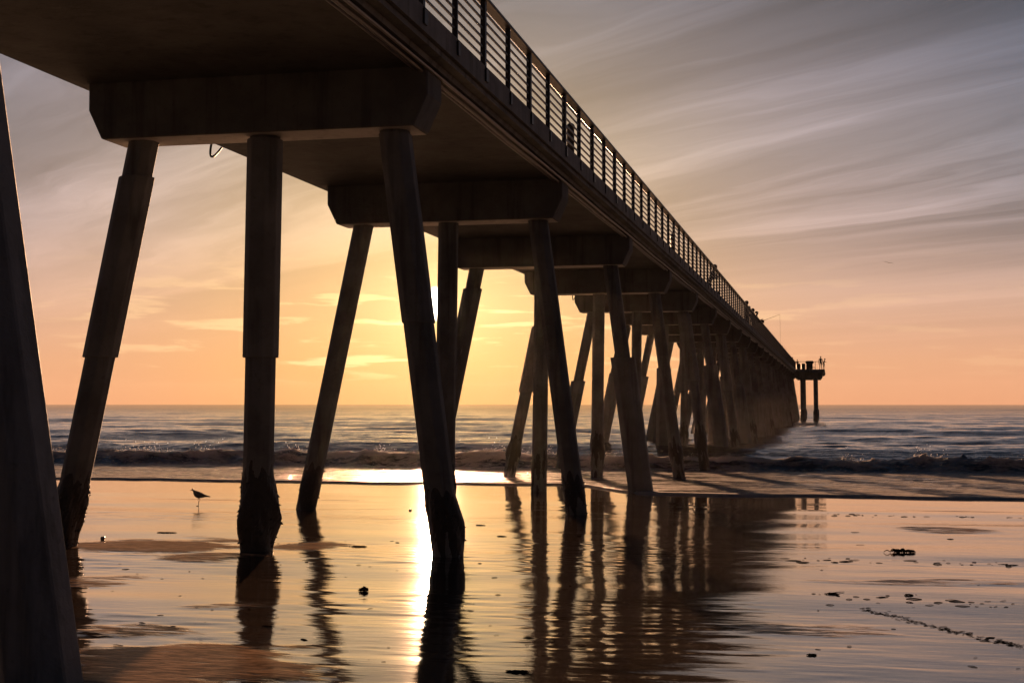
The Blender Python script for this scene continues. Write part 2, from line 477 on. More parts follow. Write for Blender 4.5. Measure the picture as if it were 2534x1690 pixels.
def build_sea():
    nc = 620
    s = np.linspace(-1, 1, nc)
    d = [0.0, 0.015, 0.05, 0.12, 0.22, 0.36]
    while d[-1] < 30: d.append(d[-1] + 0.13)
    st = 0.13
    while d[-1] < 2400: st *= 1.0085; d.append(d[-1] + st)
    d = np.array(d)
    D, S = np.meshgrid(d, s, indexing='ij')
    # columns fan out with distance
    yc = 37.0 + D
    X = -0.27 * yc + S * (6 + 0.62 * yc)
    E = swash_edge(X)
    k = np.clip(D / 30, 0, 1)
    Y = E * (1 - k) + 37.0 * k + D
    sand = sand_base(X, Y)
    flat = np.maximum(sand + 0.030, 0.0)
    lip = sstep(D, 0.0, 0.10)
    Z = (sand - 0.01) * (1 - lip) + (flat + 0.022 * np.exp(-D / 0.6)) * lip
    inner = sstep(D, 0.1, 1.0) * (1 - sstep(Y, 52, 56))
    Z += inner * (fbm(X * 0.9, Y * 1.6, 21, 4) - 0.5) * 0.055
    # the broken wave: front foot, tumbling bore, then the next swell right behind it
    wob = (fbm(X * 0.10, X * 0, 51, 3) - 0.5) * 3.0 + (fbm(X * 0.55, X * 0 + 3, 52, 3) - 0.5) * 0.8
    F = Y - (55.7 + wob)
    lump = fbm(X * 0.9, Y * 0.9, 61, 4)
    hvar = 0.75 + 0.5 * fbm(X * 0.22, X * 0 + 7, 62, 3)
    bore = sstep(F, -0.25, 0.9) * (1 - 0.55 * sstep(F, 0.9, 4.0)) * (1 - sstep(F, 5.0, 11.0))
    swell = np.exp(-((F - 7.0) / 2.4) ** 2)
    turb = np.exp(-((F - 1.3) / 1.8) ** 2)
    lump2 = fbm(X * 2.6, Y * 2.6, 66, 4)
    Z += bore * 0.44 * hvar + swell * (0.60 * hvar) + turb * ((lump - 0.5) * 0.40 + (lump2 - 0.45) * 0.17) + swell * (lump2 - 0.5) * 0.08
    spike = np.clip(fbm(X * 4.5, Y * 4.5, 68, 2) - 0.52, 0, 1) ** 1.3 * 3.2
    Z += np.exp(-((F - 1.0) / 0.7) ** 2) * spike * 0.16 * sstep(fbm(X * 0.35, Y * 0, 69, 2), 0.35, 0.6)
    # open water
    sea = sstep(F, 6, 18)
    far = 1 / (1 + (Y / 420.0) ** 2)
    w = np.zeros_like(Z)
    rng = random.Random(3)
    for lam, a, dirn in ((26, 0.26, 0.05), (17, 0.15, -0.12), (9, 0.085, 0.25), (6.1, 0.05, -0.32), (3.7, 0.032, 0.4), (2.4, 0.02, -0.15)):
        kx, ky = math.sin(dirn) * 2 * math.pi / lam, math.cos(dirn) * 2 * math.pi / lam
        ph = rng.uniform(0, 6.28) + 2.4 * fbm(X / lam * 0.5, Y / lam * 0.5, int(lam * 7), 2)
        env = 0.4 + 1.2 * fbm(X / lam * 0.3, Y / lam * 0.3, int(lam * 13), 2)
        c = np.sin(kx * X + ky * Y + ph)
        lod = 1 / (1 + (Y / (lam * 28)) ** 2)
        w += a * env * c * lod
    chop = (fbm(X * 0.30, Y * 1.0, 73, 3) - 0.5) * 0.30 + (fbm(X * 1.5, Y * 2.6, 74, 2) - 0.5) * 0.10 / (1 + (Y / 140.0) ** 2)
    Z += sea * (w + chop * 0.8 * far)
    foam = (1 - sstep(F, -0.4, 0.4)) * 0.50 + np.exp(-((F - 1.3) / 1.1) ** 2) * 1.0
    foam = foam + np.exp(-((F - 3.2) / 2.0) ** 2) * 0.45 + 0.9 * np.exp(-(D / 0.35) ** 2)
    foam = np.clip(foam, 0, 1) * (1 - 0.15 * sstep(D, 0.5, 6))
    face = np.exp(-((F - 0.2) / 0.45) ** 2)
    # droplets thrown up along the breaking crest
    rg = np.random.default_rng(4)
    cand = np.argwhere((turb > 0.45) & (np.abs(X) < 70) & (fbm(X * 0.5, Y * 0, 77, 3) > 0.50))
    pick = cand[rg.integers(0, len(cand), 5200)]
    db = MB()
    for i, j in pick:
        r = float(rg.uniform(0.006, 0.018)); hgt = float(rg.exponential(0.10))
        c = Vector((X[i, j] + rg.normal() * .05, Y[i, j] + rg.normal() * .05, Z[i, j] + r + hgt))
        v = [db.b.verts.new(c + Vector(q) * r) for q in ((1, 0, -.5), (-.5, .87, -.5), (-.5, -.87, -.5), (0, 0, 1))]
        for q in ((0, 1, 3), (1, 2, 3), (2, 0, 3), (1, 0, 2)): db.b.faces.new([v[k] for k in q])
    dm, dg_, do = new_mat('droplets')
    t_ = dg_.n.new('ShaderNodeBsdfTranslucent'); t_.inputs[0].default_value = (0.85, 0.85, 0.85, 1)
    dg_.l.new(t_.outputs[0], do.inputs[0])
    tag(link('spray_droplets', db.mesh('spray_droplets'), dm), 'sparkling droplets thrown up along the breaking wave crest', kind='stuff')
    me = grid_mesh('sea', X, Y, Z, {'foam': foam, 'face': face})
    m, g, out = new_mat('sea_water')
    P = g.coord('Object'); x, y, z = g.sep(P)
    fo = g.attr('foam'); fc = g.attr('face')
    far = g.ss(y, 60, 900)
    # ripples: three sizes, the small ones dropping out with distance
    b1 = g.noise(g.scale(P, (0.30, 1.1, 1)), 1.0, 4, 0.6, 0.4)
    b2 = g.noise(g.scale(P, (2.2, 4.0, 1)), 1.0, 3, 0.55)
    h = g.m('ADD', g.m('MULTIPLY', b1, 0.10), g.m('MULTIPLY', b2, 0.014))
    calm = g.ss(y, 50, 60)
    h = g.m('MULTIPLY', h, g.m('ADD', 0.40, g.m('MULTIPLY', calm, 0.60)))
    b3 = g.noise(g.scale(P, (0.45, 3.2, 1)), 1.0, 5, 0.6, 0.5)
    h = g.m('ADD', h, g.m('MULTIPLY', g.m('MULTIPLY', b3, 0.085), g.m('SUBTRACT', 1.0, calm)))
    pat = g.noise(g.scale(P, (0.30, 1.25, 1)), 1.0, 6, 0.62, 1.2)
    pat2 = g.noise(g.scale(P, (2.6, 6.0, 1)), 1.0, 5, 0.65, 0.8)
    lace = g.m('ADD', g.m('MULTIPLY', pat, 0.65), g.m('MULTIPLY', pat2, 0.35))
    fm = g.m('ADD', g.m('MULTIPLY', fo, 0.95), g.m('MULTIPLY', g.m('SUBTRACT', lace, 0.5), 3.4))
    fm = g.m('MULTIPLY', g.ss(fm, 0.22, 0.70), g.ss(fo, 0.02, 0.2))
    fm = g.m('MULTIPLY', fm, g.m('SUBTRACT', 1.0, g.m('MULTIPLY', fc, 0.40)))
    fh = g.m('MULTIPLY', g.m('MULTIPLY', pat2, fm), 0.05)
    nrm = g.bump(g.m('ADD', h, fh), 1.0)
    wat = principled(g, Base_Color=(0.030, 0.034, 0.036), Roughness=g.m('ADD', 0.04, g.m('MULTIPLY', g.m('SUBTRACT', 1.0, g.ss(y, 50, 60)), 0.015)), IOR=1.45, Normal=nrm)
    g.put(wat.inputs['Specular IOR Level'], g.m('ADD', 0.25, g.m('MULTIPLY', calm, 0.25)))
    fp = principled(g, Base_Color=(0.80, 0.76, 0.74), Roughness=0.6, Normal=nrm)
    fp.inputs['Specular IOR Level'].default_value = 0.12
    tr = g.n.new('ShaderNodeBsdfTranslucent'); tr.inputs[0].default_value = (0.60, 0.55, 0.50, 1)
    ms0 = g.n.new('ShaderNodeMixShader'); ms0.inputs[0].default_value = 0.5
    g.l.new(fp.outputs[0], ms0.inputs[1]); g.l.new(tr.outputs[0], ms0.inputs[2])
    ms = g.n.new('ShaderNodeMixShader')
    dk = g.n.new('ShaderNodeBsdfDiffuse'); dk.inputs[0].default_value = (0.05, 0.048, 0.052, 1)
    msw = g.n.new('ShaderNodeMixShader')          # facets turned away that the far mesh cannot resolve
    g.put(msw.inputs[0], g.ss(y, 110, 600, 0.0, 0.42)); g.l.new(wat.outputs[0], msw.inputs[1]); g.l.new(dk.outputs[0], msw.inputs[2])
    g.put(ms.inputs[0], fm); g.l.new(msw.outputs[0], ms.inputs[1]); g.l.new(ms0.outputs[0], ms.inputs[2])
    g.l.new(ms.outputs[0], out.inputs[0])
    o = link('sea', me, m); tag(o, kind='structure', label='rolling sea with a foaming breaker and thin swash')
    return o


build_sea()

# ------------------------------------------------------------------ pier
Z_CAPB, Z_CHAM, Z_SOFF, Z_FASC, Z_DECK, Z_CURB, Z_RAIL = 6.01, 6.40, 6.75, 6.88, 7.00, 7.17, 8.13
XL, XR, XC = -9.78, -4.59, -7.20
Y0, Y1 = -26.0, 226.0
pier = empty('pier', (XC, T1, 0))
tag(pier, 'long concrete fishing pier on raking piles running out into the sea', 'pier')
ORG = Vector((XC, T1, 0))


def part(name, me, mat, parent=None, label=None):
    """a part in world coordinates: parented to the pier empty without moving"""
    o = link(name, me, mat, parent or pier)
    if parent is None: o.location = -ORG
    if label: o['label'] = label
    return o


# deck slab with stepped edge: swept cross-section
b = MB()
prof = [(XL, Z_SOFF + 0.02), (XL + 0.16, Z_SOFF), (XR - 0.22, Z_SOFF), (XR - 0.20, Z_SOFF + 0.06), (XR - 0.06, Z_SOFF + 0.06), (XR - 0.06, Z_FASC), (XR, Z_FASC), (XR, Z_CURB),
        (XR - 0.22, Z_CURB), (XR - 0.24, Z_DECK), (XL + 0.24, Z_DECK), (XL + 0.22, Z_CURB), (XL, Z_CURB)]
ysl = [Y0] + [bent_y(n) for n in range(-2, 22)] + [Y1]
b.prism(prof, [(0, y, 0) for y in ysl], (Vector((1, 0, 0)), Vector((0, 0, 1))))
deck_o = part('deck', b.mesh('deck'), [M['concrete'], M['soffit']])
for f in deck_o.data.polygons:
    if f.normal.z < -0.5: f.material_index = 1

# conduits slung under the right-hand edge
for k, (dx, dz) in enumerate(((-0.27, -0.035), (-0.36, -0.06), (-0.45, -0.035))):
    b = MB(); pts = []
    for n in range(-2, 22):
        for q in range(4):
            pts.append((XR + dx, bent_y(n) + q * SPAN / 4, Z_SOFF + dz - (0.012 if q == 2 else 0.0)))
    b.tube(pts, 0.022, 6)
    part('conduit', b.mesh('conduit', smooth=True), M['pipe'])

# pile caps (chamfered hammerheads)
capprof = [(-9.53, Z_SOFF + 0.04), (-9.53, Z_CHAM), (-9.34, Z_CAPB), (-5.06, Z_CAPB), (-4.88, Z_CHAM), (-4.88, Z_SOFF + 0.01), (-5.2, Z_SOFF + 0.04)]
cb = MB().prism([(x - XC, z) for x, z in capprof], [(0, -0.335, 0), (0, 0.335, 0)], (Vector((1, 0, 0)), Vector((0, 0, 1))))
cap_me = cb.mesh('pile_cap', bevel=0.018)
M['cap'] = concrete_mat('shaded_cap_concrete', (0.15, 0.148, 0.145), (0.10, 0.098, 0.096), (0.03, 0.03, 0.03))  # cap faces: their shade put into a darker colour
M['cap_lit'] = concrete_mat('lit_cap_underside', (0.56, 0.53, 0.50), (0.42, 0.40, 0.38), (0.25, 0.23, 0.21))  # cap undersides: sunlight thrown up from below painted in as pale concrete
cap_me.materials.append(M['cap']); cap_me.materials.append(M['cap_lit'])
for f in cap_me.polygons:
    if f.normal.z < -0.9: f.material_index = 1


def octo(w):
    h, c = w / 2, w * 0.27
    return [(h, -h + c), (h, h - c), (h - c, h), (-h + c, h), (-h, h - c), (-h, -h + c), (-h + c, -h), (h - c, -h)]


EX, EY, EZ = Vector((1, 0, 0)), Vector((0, 1, 0)), Vector((0, 0, 1))
# (x at the cap, x at z = 0.6) for the three piles of a bent, relative to the pier axis
PILE_X = {}


def fit_pile(top_px, bot_px, n=1):
    a = on_plane(*top_px, 1, bent_y(n)); c = on_plane(*bot_px, 1, bent_y(n))
    sl = (c.x - a.x) / (c.z - a.z)
    return a.x + sl * (Z_CAPB - a.z) - XC, sl


PILE_X['left'] = fit_pile((353.5, 366), (248, 884))
PILE_X['mid'] = fit_pile((656.4, 334), (634.8, 1358))
PILE_X['right'] = fit_pile((978, 334), (1107, 1369))
PILE_X['near'] = fit_pile((-92, 216), (97, 1640), 0)
ZB = -1.2


def axis_at(kind, z):
    x, sl = PILE_X[kind]
    return Vector((x + sl * (z - Z_CAPB), 0, z))


def shaft_mesh(name, kind, w, z0, z1, bev=0.0):
    b = MB().prism(octo(w), [axis_at(kind, z0), axis_at(kind, z1)], (EX, EY))
    return b.mesh(name, bevel=bev)


def crust_mesh(name, kind, w, z0, z1, seed):
    rng = random.Random(seed)
    nz, na = 46, 40
    zs = np.linspace(z0, z1, nz); an = np.linspace(0, 2 * math.pi, na, endpoint=False)
    A, Zz = np.meshgrid(an, zs)
    big = fbm(np.cos(A) * 1.2 + seed, Zz * 1.35 + np.sin(A) * 1.2, seed, 2)
    fine = fbm(np.cos(A) * 5 + 3 + seed, Zz * 9 + np.sin(A) * 5, seed + 5, 3)
    env = (1 - sstep(Zz + 0.5 * (big - 0.5), z1 - 0.85, z1 - 0.05)) * (0.25 + 0.75 * sstep(Zz, 0.55, 1.15))
    rad = w / 2 * 1.02 + env * (0.008 + 0.25 * np.clip(big - 0.45, 0, 1) + 0.055 * (fine - 0.35)) - (1 - env) * 0.012
    rings = []
    for i in range(nz):
        c = axis_at(kind, zs[i])
        rings.append([c + Vector((math.cos(an[k]) * rad[i, k], math.sin(an[k]) * rad[i, k], 0)) for k in range(na)])
    b = MB().rings(rings)
    bb = b.b; bb.verts.ensure_lookup_table()
    # single mussels and barnacles standing out of the crust
    for _ in range(260):
        i, k = rng.randrange(3, nz - 5), rng.randrange(na)
        if env[i, k] < 0.25 or big[i, k] < 0.30: continue
        c = axis_at(kind, zs[i]); dirv = Vector((math.cos(an[k]), math.sin(an[k]), 0))
        p = c + dirv * (rad[i, k] - 0.008)
        r = rng.uniform(0.012, 0.030); t = (dirv + Vector((rng.uniform(-.5, .5), rng.uniform(-.5, .5), rng.uniform(-.7, .4)))).normalized()
        s1 = t.orthogonal().normalized(); s2 = t.cross(s1)
        base = [p + s1 * r * math.cos(q) + s2 * r * 0.6 * math.sin(q) for q in (0, 1.57, 3.14, 4.71)]
        vb = [bb.verts.new(v) for v in base]; vt = bb.verts.new(p + t * r * 1.5)
        for q in range(4): bb.faces.new((vb[q], vb[(q + 1) % 4], vt))
    return b.mesh(name, smooth=False)


CRUSTS = {k: [crust_mesh('crust', k, 0.37, -0.6, 2.05 - 0.13 * j, 17 * j + len(k)) for j in range(5)] for k in ('left', 'mid', 'right')}
for v in CRUSTS.values():
    for me in v: me.materials.append(M['crust'])
SHAFT = {k: shaft_mesh('pile', k, 0.46 if k == 'near' else 0.365, ZB, Z_CAPB + 0.12, 0.012) for k in PILE_X}
for k, me in SHAFT.items(): me.materials.append(M['near_pile' if k == 'near' else 'pile'])
SLEEVES = {}


def sleeve(kind, z0, z1, w):
    key = (kind, z0, z1, w)
    if key not in SLEEVES:
        b = MB().prism(octo(w), [axis_at(kind, z0), axis_at(kind, z1)], (EX, EY))
        me = b.mesh('sleeve', bevel=0.012); me.materials.append(M['sleeve']); SLEEVES[key] = me
    return SLEEVES[key]


SPEC = {(1, 'left'): [(3.15, 5.55, 0.43)], (1, 'mid'): [(3.13, 5.98, 0.43)], (1, 'right'): [(3.55, 5.98, 0.395)],
        (2, 'left'): [], (2, 'mid'): [], (2, 'right'): [],
        (3, 'left'): [(0.9, 5.5, 0.46)], (3, 'mid'): [], (3, 'right'): [(-0.6, 3.69, 0.60)],
        (4, 'left'): [(2.9, 5.0, 0.46)], (4, 'mid'): [], (4, 'right'): [],
        (5, 'left'): [(0.5, 3.4, 0.52)], (5, 'mid'): [], (5, 'right'): [(3.4, 5.9, 0.50)],
        (0, 'left'): [], (0, 'mid'): [], (0, 'right'): []}
rng = random.Random(5)
for n in range(0, 23):
    loc = Vector((0, bent_y(n) - T1, 0))
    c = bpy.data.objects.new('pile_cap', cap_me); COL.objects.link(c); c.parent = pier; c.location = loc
    for kind in ('left', 'mid', 'right'):
        p = bpy.data.objects.new('pile', SHAFT['near' if (n, kind) == (0, 'right') else kind]); COL.objects.link(p); p.parent = pier; p.location = loc
        sp = SPEC.get((n, kind))
        if sp is None:
            zj = round(rng.uniform(3.0, 4.4), 1)
            sp = rng.choice([[(-0.6, zj, 0.62)], [(-0.6, zj, 0.62)], [(-0.6, zj, 0.56), (zj + 0.01, 5.95, 0.48)], [(3.2, 5.95, 0.50)]])
        for z0, z1, w in sp:
            s_ = bpy.data.objects.new('sleeve', sleeve(kind, z0, z1, w)); COL.objects.link(s_); s_.parent = p
        if not (n == 0 and kind == 'right'):
            cr = bpy.data.objects.new('mussel_crust', CRUSTS[kind][(n * 2 + len(kind)) % 5]); COL.objects.link(cr); cr.parent = p

# wider platform at the seaward end
b = MB()
b.prism([(-14.2, Z_SOFF - 0.02), (-0.95, Z_SOFF - 0.02), (-0.75, Z_SOFF + 0.25), (-0.75, Z_CURB), (-14.2, Z_CURB)], [(0, 198.2, 0), (0, 226.2, 0)], (EX, EZ))
part('end_platform', b.mesh('end_platform', bevel=0.02), M['concrete'])
for n in (21, 22, 23):
    b = MB()
    b.prism([(-4.86, Z_CAPB), (-1.45, Z_CAPB), (-1.15, Z_CHAM), (-1.15, Z_SOFF - 0.03), (-4.86, Z_SOFF - 0.03)], [(0, bent_y(n) - 0.335, 0), (0, bent_y(n) + 0.335, 0)], (EX, EZ))
    part('pile_cap', b.mesh('platform_cap', bevel=0.018), M['concrete'])
    for x in (-3.80, -2.02):
        b = MB().prism(octo(0.46), [Vector((x, bent_y(n), ZB)), Vector((x - 0.06, bent_y(n), Z_CAPB + 0.1))], (EX, EY))
        po = part('pile', b.mesh('platform_pile', bevel=0.012), M['pile'])
        rings = []
        for i in range(24):
            z = -0.6 + i * 0.1
            e = 1 if z < 1.45 else max(0, 1 - (z - 1.45) / 0.3)
            rings.append([Vector((x + math.cos(q) * r_, bent_y(n) + math.sin(q) * r_, z)) for q in np.linspace(0, 6.283, 16, endpoint=False)
                          for r_ in [0.225 + e * (0.09 + 0.05 * random.random())]])
        part('mussel_crust', MB().rings(rings).mesh('platform_crust'), M['crust'], parent=po)

# railing of the near side: posts are sub-parts
rail = empty('railing', (0, 0, 0)); rail.parent = pier; rail.location = -ORG
XRL = XR - 0.035
ph = SPAN / 6
y_first = on_plane(1196.4, 150, 0, XRL).y
y_first -= ph * 14
posts = []
k = 0
yy = y_first
while yy < 197.5:
    posts.append((yy, k % 2 == 0)); yy += ph; k += 1


def post_mesh(big):
    w = 0.095 if big else 0.05
    b = MB()
    b.box(-0.035, 0.035, -w / 2, w / 2, Z_CURB - 0.20, Z_RAIL - 0.05)
    b.box(0.036, 0.062, -w / 2 - 0.02, w / 2 + 0.02, Z_CURB - 0.22, Z_CURB - 0.04)       # base plate bolted on the kerb face
    return b.mesh('post', bevel=0.004)


PM = {True: post_mesh(True), False: post_mesh(False)}
for me in PM.values(): me.materials.append(M['rail'])
vis = [(y, bg) for y, bg in posts if y > 10]
for y, bg in vis[:100]:
    o = bpy.data.objects.new('post', PM[bg]); COL.objects.link(o); o.parent = rail; o.location = (XRL, y, 0)
b = MB()
for y, bg in vis[100:]:
    b.box(XRL - 0.035, XRL + 0.035, y - 0.03, y + 0.03, Z_CURB - 0.20, Z_RAIL - 0.05)
rest = link('post', b.mesh('posts_far'), M['rail'], rail); rest['kind'] = 'stuff'
hb = MB().box(XRL - 0.09, XRL + 0.07, Y0, 198.0, Z_RAIL - 0.05, Z_RAIL)
link('handrail', hb.mesh('handrail', bevel=0.01), M['rail'], rail)
for i in range(6):
    z = Z_CURB + 0.13 + i * 0.128
    link('bar', MB().box(XRL - 0.010, XRL + 0.010, Y0, 198.0, z - 0.015, z + 0.015).mesh('bar'), M['rail'], rail)

# railing of the end platform
er = empty('platform_railing'); er.parent = pier; er.location = -ORG
link('handrail', MB().box(-4.55, -0.80, 198.32, 198.40, Z_RAIL + 0.06, Z_RAIL + 0.12).mesh('end_handrail'), M['rail'], er)
link('handrail', MB().box(-0.86, -0.80, 198.41, 226.0, Z_RAIL + 0.06, Z_RAIL + 0.12).mesh('side_handrail'), M['rail'], er)
for i in range(4):
    link('post', MB().box(-4.40 + i * 1.18, -4.34 + i * 1.18, 198.33, 198.39, Z_CURB, Z_RAIL + 0.06).mesh('end_post'), M['rail'], er)

# loops of cable hanging from the left edge of the deck
for (pa, pb, pc) in (((524, 352), (523, 388), (548, 366)), ((1417, 730), (1418, 742), (1424, 733))):
    a, m_, c = (on_plane(*p, 0, XL + 0.05) for p in (pa, pb, pc))
    pts = []
    for q in range(13):
        t = q / 12
        pts.append(a * (1 - t) ** 2 + (m_ * 2 - (a + c) * 0.5) * 2 * t * (1 - t) + c * t ** 2)
    part('hanging_cable', MB().tube(pts, 0.018, 6).mesh('hanging_cable', smooth=True), M['cable'])


# ------------------------------------------------------------------ people on the pier
def skin_mesh(name, verts, edges, radii, root=0, sub=1):
    me = bpy.data.meshes.new(name + '_skeleton'); me.from_pydata(verts, edges, [])
    o = bpy.data.objects.new(name + '_tmp', me); COL.objects.link(o)
    sk = o.modifiers.new('skin', 'SKIN'); sk.use_smooth_shade = True
    if not me.skin_vertices: me.skin_vertices.new()
    for i, r in enumerate(radii):
        rr = r if isinstance(r, tuple) else (r, r)
        me.skin_vertices[0].data[i].radius = rr
        me.skin_vertices[0].data[i].use_root = (i == root)
    sb = o.modifiers.new('sub', 'SUBSURF'); sb.levels = sub; sb.render_levels = sub
    bpy.context.view_layer.update()
    dg = bpy.context.evaluated_depsgraph_get()
    res = bpy.data.meshes.new_from_object(o.evaluated_get(dg)); res.name = name
    bpy.data.objects.remove(o); bpy.data.meshes.remove(me)
    return res


def make_person(label, loc, yaw, pose, top, bottom, h=1.74, hat=False, long_hair=False):
    """faces local +X; pose: lean / stand / rod / sit"""
    s = h / 1.74
    V, E, Rd = [], [], []

    def add(p, r, par=None):
        V.append(tuple(c * s for c in p)); Rd.append(tuple(q * s for q in r) if isinstance(r, tuple) else r * s)
        if par is not None: E.append((par, len(V) - 1))
        return len(V) - 1
    lean = {'lean': 0.20, 'stand': 0.0, 'rod': 0.06}[pose]
    pel = add((0, 0, 0.95), (0.15, 0.11))
    wa = add((lean * 0.35, 0, 1.10), (0.135, 0.10), pel)
    ch = add((lean * 0.8, 0, 1.30), (0.155, 0.115), wa)
    nb = add((lean * 1.05, 0, 1.44), (0.085, 0.08), ch)
    nk = add((lean * 1.2, 0, 1.50), 0.055, nb)
    hd = add((lean * 1.3 + 0.015, 0, 1.585), (0.082, 0.096), nk)
    ht = add((lean * 1.35 + 0.015, 0, 1.665), (0.076, 0.088), hd)
    nose = add((lean * 1.35 + 0.105, 0, 1.60), 0.014, hd)
    for sd in (-1, 1):
        sh = add((lean, sd * 0.19, 1.39), 0.062, ch)
        if pose == 'lean':
            el_, wr = (lean + 0.06, sd * 0.25, 1.17), (lean + 0.24, sd * 0.12, 1.19)
        elif pose == 'rod':
            el_, wr = (0.10, sd * 0.25, 1.13), (0.36, sd * 0.07 + 0.05, 1.18 + 0.03 * sd)
        else:
            el_, wr = (-0.02, sd * 0.26, 1.12), (0.08, sd * 0.25, 0.88)
        e = add(el_, 0.046, sh); w = add(wr, 0.031, e)
        d = (Vector(wr) - Vector(el_)).normalized()
        side = Vector((0, 0, 1)).cross(d).normalized()
        hnd = add(tuple(Vector(wr) + d * 0.075), (0.036, 0.020), w)
        for f in range(4):
            off = side * (f - 1.5) * 0.018; L = (0.065, 0.078, 0.074, 0.056)[f]
            f1 = add(tuple(Vector(wr) + d * (0.095 + L * 0.5) + off), 0.009, hnd)
            add(tuple(Vector(wr) + d * (0.095 + L * 0.85) + off + Vector((0, 0, -L * 0.5))), 0.008, f1)
        t1 = add(tuple(Vector(wr) + d * 0.055 - side * sd * 0.04 + Vector((0, 0, 0.01))), 0.010, hnd)
        add(tuple(Vector(wr) + d * 0.095 - side * sd * 0.052), 0.009, t1)
        hp = add((0, sd * 0.095, 0.88), 0.088, pel)
        kn = add((0.03, sd * 0.11, 0.50), 0.060, hp)
        an = add((-0.02, sd * 0.12, 0.09), 0.042, kn)
        toe = add((0.15, sd * 0.13, 0.045), (0.045, 0.032), an)
    me = skin_mesh('person', V, E, Rd)
    for m_ in (top, bottom, M['skin'], M['hair']): me.materials.append(m_)
    for f in me.polygons:
        c = f.center / s
        r = abs(c.y)
        if c.z > 1.475: f.material_index = 2
        elif c.z < 0.10: f.material_index = 3
        elif c.z < 0.92 and r < 0.21: f.material_index = 1
        elif c.x > lean + 0.19 or (pose == 'stand' and r > 0.2 and c.z < 0.88): f.material_index = 2
        else: f.material_index = 0
    o = link('person', me)
    o.location = loc; o.rotation_euler = (0, 0, yaw)
    tag(o, label, 'person')
    # hair or hat as a child
    b = MB(); hx, hz = (lean * 1.33 + 0.005) * s, 1.655 * s
    rings = []
    for i in range(7):
        t = i / 6 * math.pi * (0.62 if not long_hair else 0.8)
        rr = max(0.004, math.sin(t)) * 0.108 * s
        if hat and i == 4: rr = 0.15 * s
        if hat and i > 4: rr = 0.09 * s
        rings.append([Vector((hx - 0.012 * s + math.cos(q) * rr * 1.1, math.sin(q) * rr * 0.95, hz + math.cos(t) * 0.105 * s)) for q in np.linspace(0, 6.283, 14, endpoint=False)])
    hr = link('hat' if hat else 'hair', b.rings(rings).mesh('hair', smooth=True), M['cloth_brown'] if hat else M['hair'], o)
    return o


def on_deck(px, py, inset=0.42):
    """where somebody stands whose head shows at this pixel just inside the railing"""
    p = on_plane(px, py, 0, XR - inset)
    return Vector((XR - inset, p.y, Z_DECK)), p.z - Z_DECK


RAILW = -0.0      # facing +X, out over the railing
people = [
    (1768.7, 661, 'lean', 'cloth_dark', 'cloth_dark', 0.15, False, 'person with head just above the handrail, alone, nearest to the camera'),
    (1848, 748, 'stand', 'cloth_brown', 'cloth_dark', 0.4, False, 'tall person at the handrail, leftmost of the close huddle on the pier'),
    (1853.5, 762, 'lean', 'cloth_blue', 'cloth_dark', 0.0, False, 'short person bent low between two taller people in the huddle'),
    (1863.4, 766, 'stand', 'cloth_dark', 'cloth_blue', -0.3, False, 'person standing in the huddle just left of the one holding the rod'),
    (1869.5, 773, 'rod', 'cloth_brown', 'cloth_dark', -0.2, True, 'angler in a hat holding a fishing rod out over the railing'),
    (1887, 793, 'lean', 'cloth_dark', 'cloth_dark', -0.2, False, 'person leaning on the handrail alone just beyond the angler'),
    (1935, 858, 'stand', 'cloth_dark', 'cloth_dark', 0.5, True, 'person in a hat at the far handrail well beyond the angler'),
    (1942, 866, 'lean', 'cloth_blue', 'cloth_dark', 0.0, False, 'small low figure at the handrail right beside the far person in a hat'),
]
angler = None
for px, py, pose, t_, b_, yaw, hat, lab in people:
    loc, hh = on_deck(px, py)
    hh = min(max(hh + 0.11, 1.42), 1.86)
    if pose == 'lean': loc = loc - Vector((0.26, 0, 0))
    o = make_person(lab, loc, yaw, pose, M[t_], M[b_], hh, hat)
    o['group'] = 'people along the pier railing'
    if pose == 'rod': angler = (o, hh)
for px, x, y, pose, yaw, hh, lab in (
        (1961, -4.75, 196.5, 'stand', 2.0, 1.78, 'person standing where the straight railing meets the end platform'),
        (1973, -4.10, 203.0, 'lean', -1.6, 1.50, 'short person among the bins on the end platform'),
        (2031, -1.30, 199.4, 'stand', -1.9, 1.80, 'taller of two people at the right corner of the end platform'),
        (2037, -1.00, 201.2, 'lean', 0.0, 1.55, 'shorter person with arms out over the right corner of the end platform')):
    q = on_plane(px, 900, 1, y)
    o = make_person(lab, (q.x, y, Z_CURB + 0.0 if x > -4.5 else Z_DECK), yaw, pose, M['cloth_dark'], M['cloth_dark'], hh)
    o['group'] = 'people on the end platform'

# fishing rod held by the angler, with its line
o, hh = angler
bpy.context.view_layer.update()
hand = o.matrix_world @ Vector((0.40 * hh / 1.74, 0.05, 1.19 * hh / 1.74))
butt = o.matrix_world @ Vector((0.02, 0.05, 1.02 * hh / 1.74))
tip = on_plane(1930, 778, 0, hand.x + 2.3)
rod = empty('fishing_rod', hand)
tag(rod, 'long thin fishing rod held out over the railing by the angler', 'fishing rod')
pts = [butt + (tip - butt) * t + Vector((0, 0, -0.02 * math.sin(math.pi * t))) for t in np.linspace(0, 1, 10)]
link('blank', MB().tube([p - hand for p in pts], [0.016 - 0.011 * t for t in np.linspace(0, 1, 10)], 6).mesh('rod_blank', smooth=True), M['rod'], rod)
link('reel', MB().tube([Vector((0.04, -0.05, -0.06)), Vector((0.04, 0.05, -0.06))], 0.045, 10).mesh('rod_reel'), M['rod'], rod)
link('line', MB().tube([tip - hand, tip - hand + Vector((0.02, 0, -1.6))], 0.0035, 4).mesh('rod_line'), M['rod'], rod)


